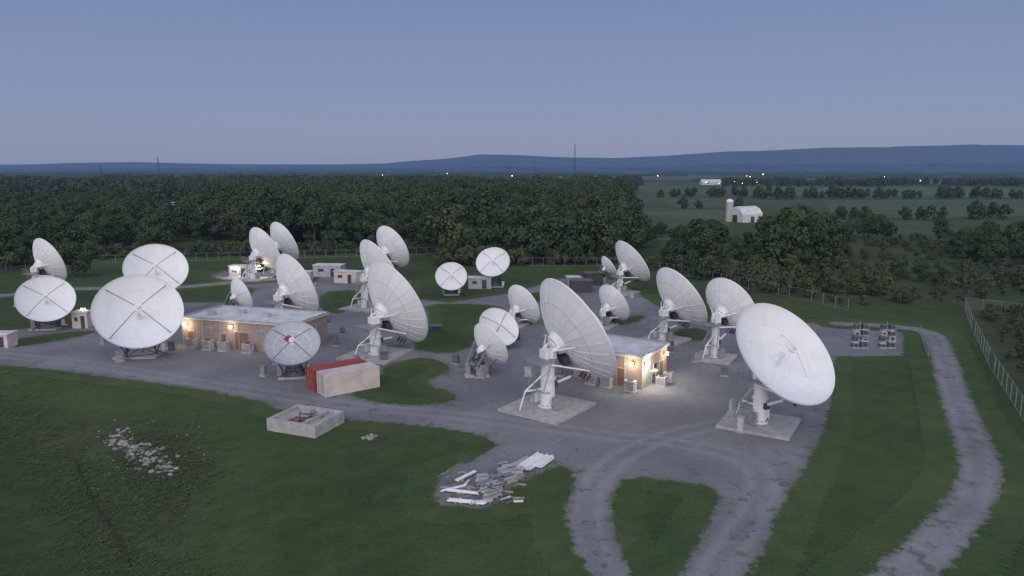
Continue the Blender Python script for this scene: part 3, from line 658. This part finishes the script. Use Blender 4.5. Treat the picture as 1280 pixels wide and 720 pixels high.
silo(911,277,10,1.8); shed('farmhouse',212,272,9,7,6,.5,M_farw,True); shed('farm_building',888,231,34,14,4.5,.1,M_farw,True); shed('farm_building',940,230.5,26,12,4,.0,M_dirtyw,True)
def container(name,A_,B_,mat,w=2.44,h=2.59,back=0,L=None,shift=0):
    a=Vector(G(*A_)+(0,)); b=Vector(G(*B_)+(0,)); t=(b-a).normalized(); n=Vector((-t.y,t.x,0)); 
    if n.y<0:n=-n
    L=L or (b-a).length; a=a+n*back+t*shift; M=Matrix((tuple(t),tuple(n),(0,0,1))).transposed(); e=empty(name,a); mb=MB(); C=a+t*L/2+n*w/2
    mb.box(C+Vector((0,0,h/2+.08)),(L-.1,w-.1,h-.12),M=M)
    k=int(L/.28)
    for i in range(k):
        x=.2+i*(L-.4)/(k-1)
        for s_ in(-1,1): mb.box(C+t*(x-L/2)+n*s_*(w/2-.035)+Vector((0,0,h/2)),(.13,.05,h-.34),M=M)
    for i in range(8):
        for s_ in(-1,1): mb.box(C+n*((i-3.5)*.28)+t*s_*(L/2-.035)+Vector((0,0,h/2)),(.05,.13,h-.34),M=M)
    for s_ in(-1,1):
        for z in(.09,h-.06): mb.box(C+n*s_*(w/2-.05)+Vector((0,0,z+.002)),(L-.22,.12,.16),M=M)
        for q in(-1,1): mb.box(C+n*s_*(w/2-.05)+t*q*(L/2-.06)+Vector((0,0,h/2+.01)),(.14,.14,h),M=M)
        for z in(.09,h-.06): mb.box(C+t*s_*(L/2-.06)+Vector((0,0,z)),(.12,w-.25,.16),M=M)
    for y in(-.7,-.25,.25,.7): mb.tube(C-t*(L/2+.02)+n*y+Vector((0,0,.2)),C-t*(L/2+.02)+n*y+Vector((0,0,h-.15)),.025,.025,6,1)
    mb.obj('shell',[mat,M_steel],e,a)
container('shipping_container',(407,497),(478,483),M_beige,L=6.9); container('shipping_container',(407,497),(478,483),M_red,back=2.6,L=6.9,shift=-.3)
def foundation():
    a=Vector(G(334,538)+(0,)); b=Vector(G(394,548)+(0,)); t=(b-a).normalized(); n=Vector((-t.y,t.x,0)); c=Vector(G(437,529)+(0,)); W=(c-b).dot(n); L=(b-a).length
    M=Matrix((tuple(t),tuple(n),(0,0,1))).transposed(); e=empty('concrete_foundation',a); mb=MB(); C=a+t*L/2+n*W/2; h=1.25
    for s_ in(-1,1):
        mb.box(C+n*s_*(W/2-.15)+Vector((0,0,h/2)),(L,.3,h),M=M); mb.box(C+t*s_*(L/2-.15)+Vector((0,0,h/2-.003)),(.3,W-.6,h-.006),M=M)
    mb.box(C+Vector((0,0,.42)),(L-.6,W-.6,.84),M=M); mb.box(C+t*1.2+n*.3+Vector((0,0,.95)),(.25,W-.61,.5),M=M); mb.box(C+n*1.4-t*.8+Vector((0,0,1.0)),(.8,.8,.6),M=M,mi=0)
    mb.box(C-t*.6-n*1.0+Vector((0,0,.9)),(1.3,.7,.15),M=M,mi=1)
    for i in range(8): mb.tube(C+t*(random.uniform(-L/2,L/2)*.7)+n*(random.uniform(-W/2,W/2)*.7)+Vector((0,0,.86)),C+t*(random.uniform(-L/2,L/2)*.7)+n*(random.uniform(-W/2,W/2)*.7)+Vector((0,0,1.05)),.05,.05,5,2)
    mb.obj('walls_and_floor',[M_conc,M_rust,M_dark],e,a)
foundation()
def V3(u,v,z=0): x,y=G(u,v); return Vector((x,y,z))
def pipes(name,u,v,L,r,nx,layers,rz,mat):
    p=V3(u,v); e=empty(name,p); d=Vector((math.cos(rz),math.sin(rz),0)); s=Vector((-d.y,d.x,0)); mb=MB()
    for j in range(layers):
        for i in range(nx-j):
            o=p+s*((i-(nx-j)/2)*2.05*r)+Vector((0,0,.12+r+j*r*1.75)); k=random.uniform(-.2,.2); mb.tube(o-d*(L/2+k),o+d*(L/2-k),r,r,9,0)
    for q in(-.3,.3): mb.box(p+d*L*q+Vector((0,0,.07)),(.12,nx*2.2*r,.12),rz=rz,mi=1)
    mb.obj('pipes',[mat,M_wood],e,p)
pipes('pipe_stack',664,581,3.2,.08,8,3,1.0,M_white); pipes('pipe_stack',679,579,2.4,.08,6,2,1.05,M_white); pipes('pipe_stack',650,581,2.4,.08,5,2,.9,M_dirtyw)
pipes('pipe_stack',590,618,3.8,.09,2,1,-.25,M_white); pipes('pipe_stack',584,629,3.0,.08,3,1,-.2,M_white); pipes('pipe_stack',580,598,2.4,.09,2,1,.9,M_white); pipes('pipe_stack',603,629,1.8,.08,3,1,.3,M_conc); pipes('pipe_stack',568,612,2.2,.07,2,1,.5,M_white)
def pallet(u,v,rz,load):
    p=V3(u,v); e=empty('loaded_pallet',p); M=Matrix.Rotation(rz,3,'Z'); mb=MB()
    for i in range(7): mb.box(p+M@Vector((0,(i-3)*.17,.13)),(1.2,.1,.025),M=M)
    for i in(-1,0,1): mb.box(p+M@Vector((i*.5,0,.06)),(.09,1.15,.1),M=M)
    r=random.Random(load)
    for j in range(4):
        for i in range(4): mb.box(p+M@Vector((r.uniform(-.1,.1),(i-1.5)*.27,.22+j*.15)),(r.uniform(.8,1.3),.2,.12),rz=rz+r.uniform(-.12,.12),mi=r.choice([0,1,2,2,3,3]))
    mb.obj('pallet_and_load',[M_wood,M_cab,M_steel,M_dirtyw],e,p)
for i,(u,v,rz) in enumerate([(622,606,.3),(612,612,.9),(630,597,.5),(618,618,.2),(637,606,.7),(604,605,.1),(632,590,.4),(645,598,.2),(610,622,.6)]): pallet(u,v,rz,i)
mb=MB(); p0=V3(575,605)
for i in range(60):
    q=V3(random.uniform(555,650),random.uniform(590,630)); a_=random.uniform(0,3.1); l=random.uniform(.3,1.3); mb.box(q+Vector((0,0,.08)),(l,random.uniform(.05,.2),random.uniform(.04,.12)),rz=a_,mi=random.choice([0,1,2,4,0,3,4]))
mb.obj('scrap_material',[M_wood,M_cab,M_steel,M_dirtyw,M_white],origin=p0)
def rock(mb,c,r,seed):
    rr=random.Random(seed); n1,n2=7,5; vs=[];fs=[]
    for j in range(n2):
        for i in range(n1):
            th=math.pi*(j+.5)/n2; ph=2*math.pi*(i+.5*(j%2))/n1; k=r*rr.uniform(.65,1.15)
            vs.append((c[0]+k*math.sin(th)*math.cos(ph)*1.2,c[1]+k*math.sin(th)*math.sin(ph),c[2]+k*math.cos(th)*.65))
    for j in range(n2-1):
        for i in range(n1): fs.append((j*n1+i,(j+1)*n1+i,(j+1)*n1+(i+1)%n1,j*n1+(i+1)%n1))
    fs.append(tuple(range(n1))); fs.append(tuple(range((n2-1)*n1,n2*n1))[::-1]); mb.add(vs,fs)
def rocks(pts,o0):
    A_=np.array([G(u,v) for u,v,r in pts]); Z=hgt(A_[:,0],A_[:,1]); mb=MB()
    for i,(u,v,r) in enumerate(pts): rock(mb,(A_[i,0],A_[i,1],Z[i]+r*.2),r,i)
    mb.obj('rock_pile',[M_rock],origin=o0)
R_=[]
for i in range(280):
    t_=random.random(); R_.append((144+t_*70+random.gauss(0,7),540+t_*38+random.gauss(0,6),random.choice([.08,.13,.18,.28])*random.uniform(.7,1.1)))
for i in range(80): R_.append((random.uniform(105,255),random.uniform(515,600),random.uniform(.05,.11)))
rocks(R_,V3(180,560)); rocks([(463+random.gauss(0,5),547+random.gauss(0,1.6),random.uniform(.08,.22)) for i in range(26)],V3(463,547))
def weeds(name,pts,hmin,hmax,mat):
    V=[];F=[];T=[]; A_=np.array(pts); Z=hgt(A_[:,0],A_[:,1])
    for i in range(len(pts)):
        x,y=pts[i]; z=float(Z[i]); h=random.uniform(hmin,hmax); tn=random.random()
        for b_ in range(9):
            a_=random.uniform(0,6.28); l=random.uniform(.1,1.1)*h*1.3; w=.05+.18*h; cx=x+math.cos(a_)*l; cy=y+math.sin(a_)*l; cz=z+h*random.uniform(.3,.9)*(1-l/(2.2*h+.01)); b2_=random.uniform(0,6.28); dx,dy=math.cos(b2_)*w,math.sin(b2_)*w; tz=random.uniform(-.4,.4)*w; o=len(V)
            V+=[(cx-dx,cy-dy,cz-tz),(cx+dy*.6,cy-dx*.6,cz+tz*.3),(cx+dx,cy+dy,cz+tz),(cx-dy*.6,cy+dx*.6,cz)]; F.append((o,o+1,o+2,o+3)); T.append(min(1,tn*.6+random.random()*.4))
    me=bpy.data.meshes.new(name); me.from_pydata(V,[],F); me.materials.append(mat); me.attributes.new('tone','FLOAT','FACE').data.foreach_set('value',T)
    ob=bpy.data.objects.new(name,me); sc.collection.objects.link(ob)
def f1():
    i=random.randrange(len(SW)-1); t_=random.random(); q=SW[i]*(1-t_)+SW[i+1]*t_; return (q[0]+random.gauss(0,2.2),q[1]+random.gauss(0,2.2))
weeds('weeds',[f1() for _ in range(2600)],.08,.3,M_weed)
weeds('weeds',[G(random.gauss(200,32),random.gauss(578,24)) for _ in range(2000)],.08,.32,M_weed)
mb=MB(); pts=[G(u,v) for u,v in [(92,560),(104,590),(120,618),(136,640),(150,664),(158,682)]]; pl=smooth_pl(pts,2); pr=None
for q in pl:
    z=float(hgt(np.array([q[0]]),np.array([q[1]]))[0]); c=Vector((q[0],q[1],z)); mb.tube(c,c+Vector((0,0,.6)),.025,.025,5,0)
    if pr is not None: mb.add([pr,c,c+Vector((0,0,.25)),pr+Vector((0,0,.25))],[(0,1,2,3)],0)
    pr=c
mb.obj('silt_fence',[M_dark],origin=Vector(tuple(pts[0])+(0,)))
def fence(name,pts,h=2.2,step=3.0,wire=.22,rad=.012):
    pts=[Vector((x,y,0)) for x,y in pts]; mb=MB()
    for a_,b_ in zip(pts[:-1],pts[1:]):
        L=(b_-a_).length; k=max(1,round(L/step)); t=(b_-a_)/k
        for i in range(k+1): mb.tube(a_+t*i,a_+t*i+Vector((0,0,h+.1)),.045,.045,6)
        for z in(.08,h): mb.tube(a_+Vector((0,0,z)),b_+Vector((0,0,z)),.025,.025,4,cap=False)
        d=(b_-a_).normalized(); n=int((L+h)/wire); nn=Vector((-d.y,d.x,0))
        for i in range(n):
            s=i*wire-h
            for sg in(1,-1):
                x0,z0,x1,z1=(s,0,s+h,h) if sg>0 else (s,h,s+h,0)
                if x0<0: z0+=-x0*sg; x0=0
                if x1>L: z1-=(x1-L)*sg; x1=L
                if x1<=x0: continue
                p0=a_+d*x0+Vector((0,0,z0)); p1=a_+d*x1+Vector((0,0,z1)); o=Vector((0,0,rad))
                mb.add([p0-o+nn*.003*sg,p1-o+nn*.003*sg,p1+o+nn*.003*sg,p0+o+nn*.003*sg],[(0,1,2,3)])
    mb.obj(name,[M_steel],origin=pts[0])
fence('chain_link_fence',[G(1205,386),G(1216,415),G(1238,460),G(1282,530),G(1345,620)])
fence('chain_link_fence',[G(1205,386),G(1300,398)],wire=.4)
fence('chain_link_fence',[G(1150,418),G(1160,446)],h=1.5,wire=.4)
fence('chain_link_fence',[G(-60,344),G(130,329),G(545,318),G(560,331),G(800,333),G(1000,374),G(1060,388)],wire=.8,rad=.008)
for cx_ in (1076,1110):
    for k in range(4):
        v=412+k*7.5; p=V3(cx_+(k*-.8),v); e=empty('equipment_cabinet',p); mb=MB()
        for s_ in(-1,1):
            hh=random.uniform(.5,.85); mb.box(p+Vector((s_*.65,0,hh/2+.14)),(.85,.9,hh),mi=0 if (k+s_)%3 else 3); mb.box(p+Vector((s_*.65,0,.07)),(1.05,1.15,.14),mi=2)
            mb.box(p+Vector((s_*.65,-.46,hh/2+.14)),(.5,.03,hh*.6),mi=1); mb.box(p+Vector((s_*.65,0,hh+.16)),(.9,.95,.05),mi=3 if k%2 else 0)
        mb.tube(p+Vector((0,.3,.1)),p+Vector((0,.3,1.3)),.04,.04,6,3)
        mb.obj('cabinet_body',[M_cab,M_dark,M_conc,M_dirtyw],e,p)
def lattice_tower(u,dist,h,w):
    x=(u-640)/FOC*dist; p=Vector((x,dist,0)); e=empty('radio_tower',p); mb=MB(); k=int(h/6)
    M_t=bpy.data.materials.get('tower_steel') or simple('tower_steel',(.05,.045,.05),.6,.2,1,haze=HL)
    c=[Vector((w*math.cos(a_),w*math.sin(a_),0)) for a_ in(0,2.09,4.19)]
    for i in range(3):
        mb.tube(p+c[i],p+c[i]*.5+Vector((0,0,h)),.38,.25,5)
        for j in range(k):
            z0,z1=j*h/k,(j+1)*h/k; s0,s1=1-.5*z0/h,1-.5*z1/h; mb.tube(p+c[i]*s0+Vector((0,0,z0)),p+c[(i+1)%3]*s1+Vector((0,0,z1)),.18,.18,4)
    mb.tube(p+Vector((0,0,h)),p+Vector((0,0,h*1.08)),.15,.1,5)
    mb.obj('lattice',[M_t],e,p)
lattice_tower(717,1700,84,3.0); lattice_tower(204,1800,56,2.2); lattice_tower(133,2000,40,2.0); lattice_tower(668,3000,60,2.0)
mb=MB()
LP=[(896,229),(930,220),(934,221),(915,227),(943,228),(1100,221),(640,220),(760,222),(560,217),(950,218),(880,228),(925,229),(1145,226),(480,219),(820,220)]
for i,(u,v) in enumerate(LP):
    d=min(4500,(H-9)*FOC/(v-HORZ)); x=(u-640)/FOC*d; z=H-(v-HORZ)/FOC*d; r=.00062*d*random.uniform(.5,1.15)
    mb.tube((x,d,0),(x,d,z),.1,.1,4,1); mb.tube((x,d,z),(x,d,z+r*1.4),r*.7,r*.7,8,0)
M_far=simple('street_light_glow',(.9,.8,.6),.5,0,1,emis=(1,.84,.6),estr=5)
mb.obj('distant_street_lights',[M_far,M_dark],origin=(0,1500,0))
# ---------------------------------------------------------------- world
w=bpy.data.worlds.new('World'); sc.world=w; w.use_nodes=True; nt=w.node_tree; nt.nodes.clear()
out=N(nt,'ShaderNodeOutputWorld'); bg=N(nt,'ShaderNodeBackground'); tc=N(nt,'ShaderNodeTexCoord'); sp=N(nt,'ShaderNodeSeparateXYZ'); nt.links.new(tc.outputs['Generated'],sp.inputs[0])
cr=N(nt,'ShaderNodeValToRGB'); nt.links.new(sp.outputs[2],cr.inputs[0]); el=cr.color_ramp.elements
for i,(ps,c) in enumerate([(0,(.225,.27,.40)),(.03,(.235,.282,.425)),(.09,(.215,.275,.45)),(.25,(.158,.217,.415)),(1,(.12,.175,.34))]):
    e=el[i] if i<2 else el.new(ps); e.position=ps; e.color=c+(1,)
bk=math_(nt,'MULTIPLY',ramp(nt,math_(nt,'MULTIPLY',sp.outputs[1],-1.0),-.3,1.0),ramp(nt,sp.outputs[2],-.05,.1))
glow=mixc(nt,bk,cr.outputs[0],(1.5,1.48,1.66))
sky=N(nt,'ShaderNodeTexSky'); sky.sky_type='NISHITA'; sky.sun_disc=False; sky.sun_elevation=math.radians(3); sky.sun_rotation=math.radians(190)
add=mixc(nt,.012,glow,sky.outputs[0],'ADD')
nt.links.new(add,bg.inputs[0]); bg.inputs[1].default_value=1.0; nt.links.new(bg.outputs[0],out.inputs[0])
s=bpy.data.lights.new('sun','SUN'); s.energy=.3; s.angle=math.radians(40); s.color=(1,.96,.95)
so=bpy.data.objects.new('sun',s); sc.collection.objects.link(so); so.rotation_euler=(math.radians(55),0,math.radians(-22))
# ---------------------------------------------------------------- camera
cam=bpy.data.cameras.new('camera'); cam.sensor_width=36; cam.lens=FOC/1280*36; cam.clip_end=120000; cam.clip_start=.5
co=bpy.data.objects.new('camera',cam); sc.collection.objects.link(co); co.location=(0,0,H); co.rotation_euler=(math.pi/2-TH,0,0); sc.camera=co
sc.view_settings.view_transform='Standard'; sc.view_settings.look='None'; sc.view_settings.exposure=0
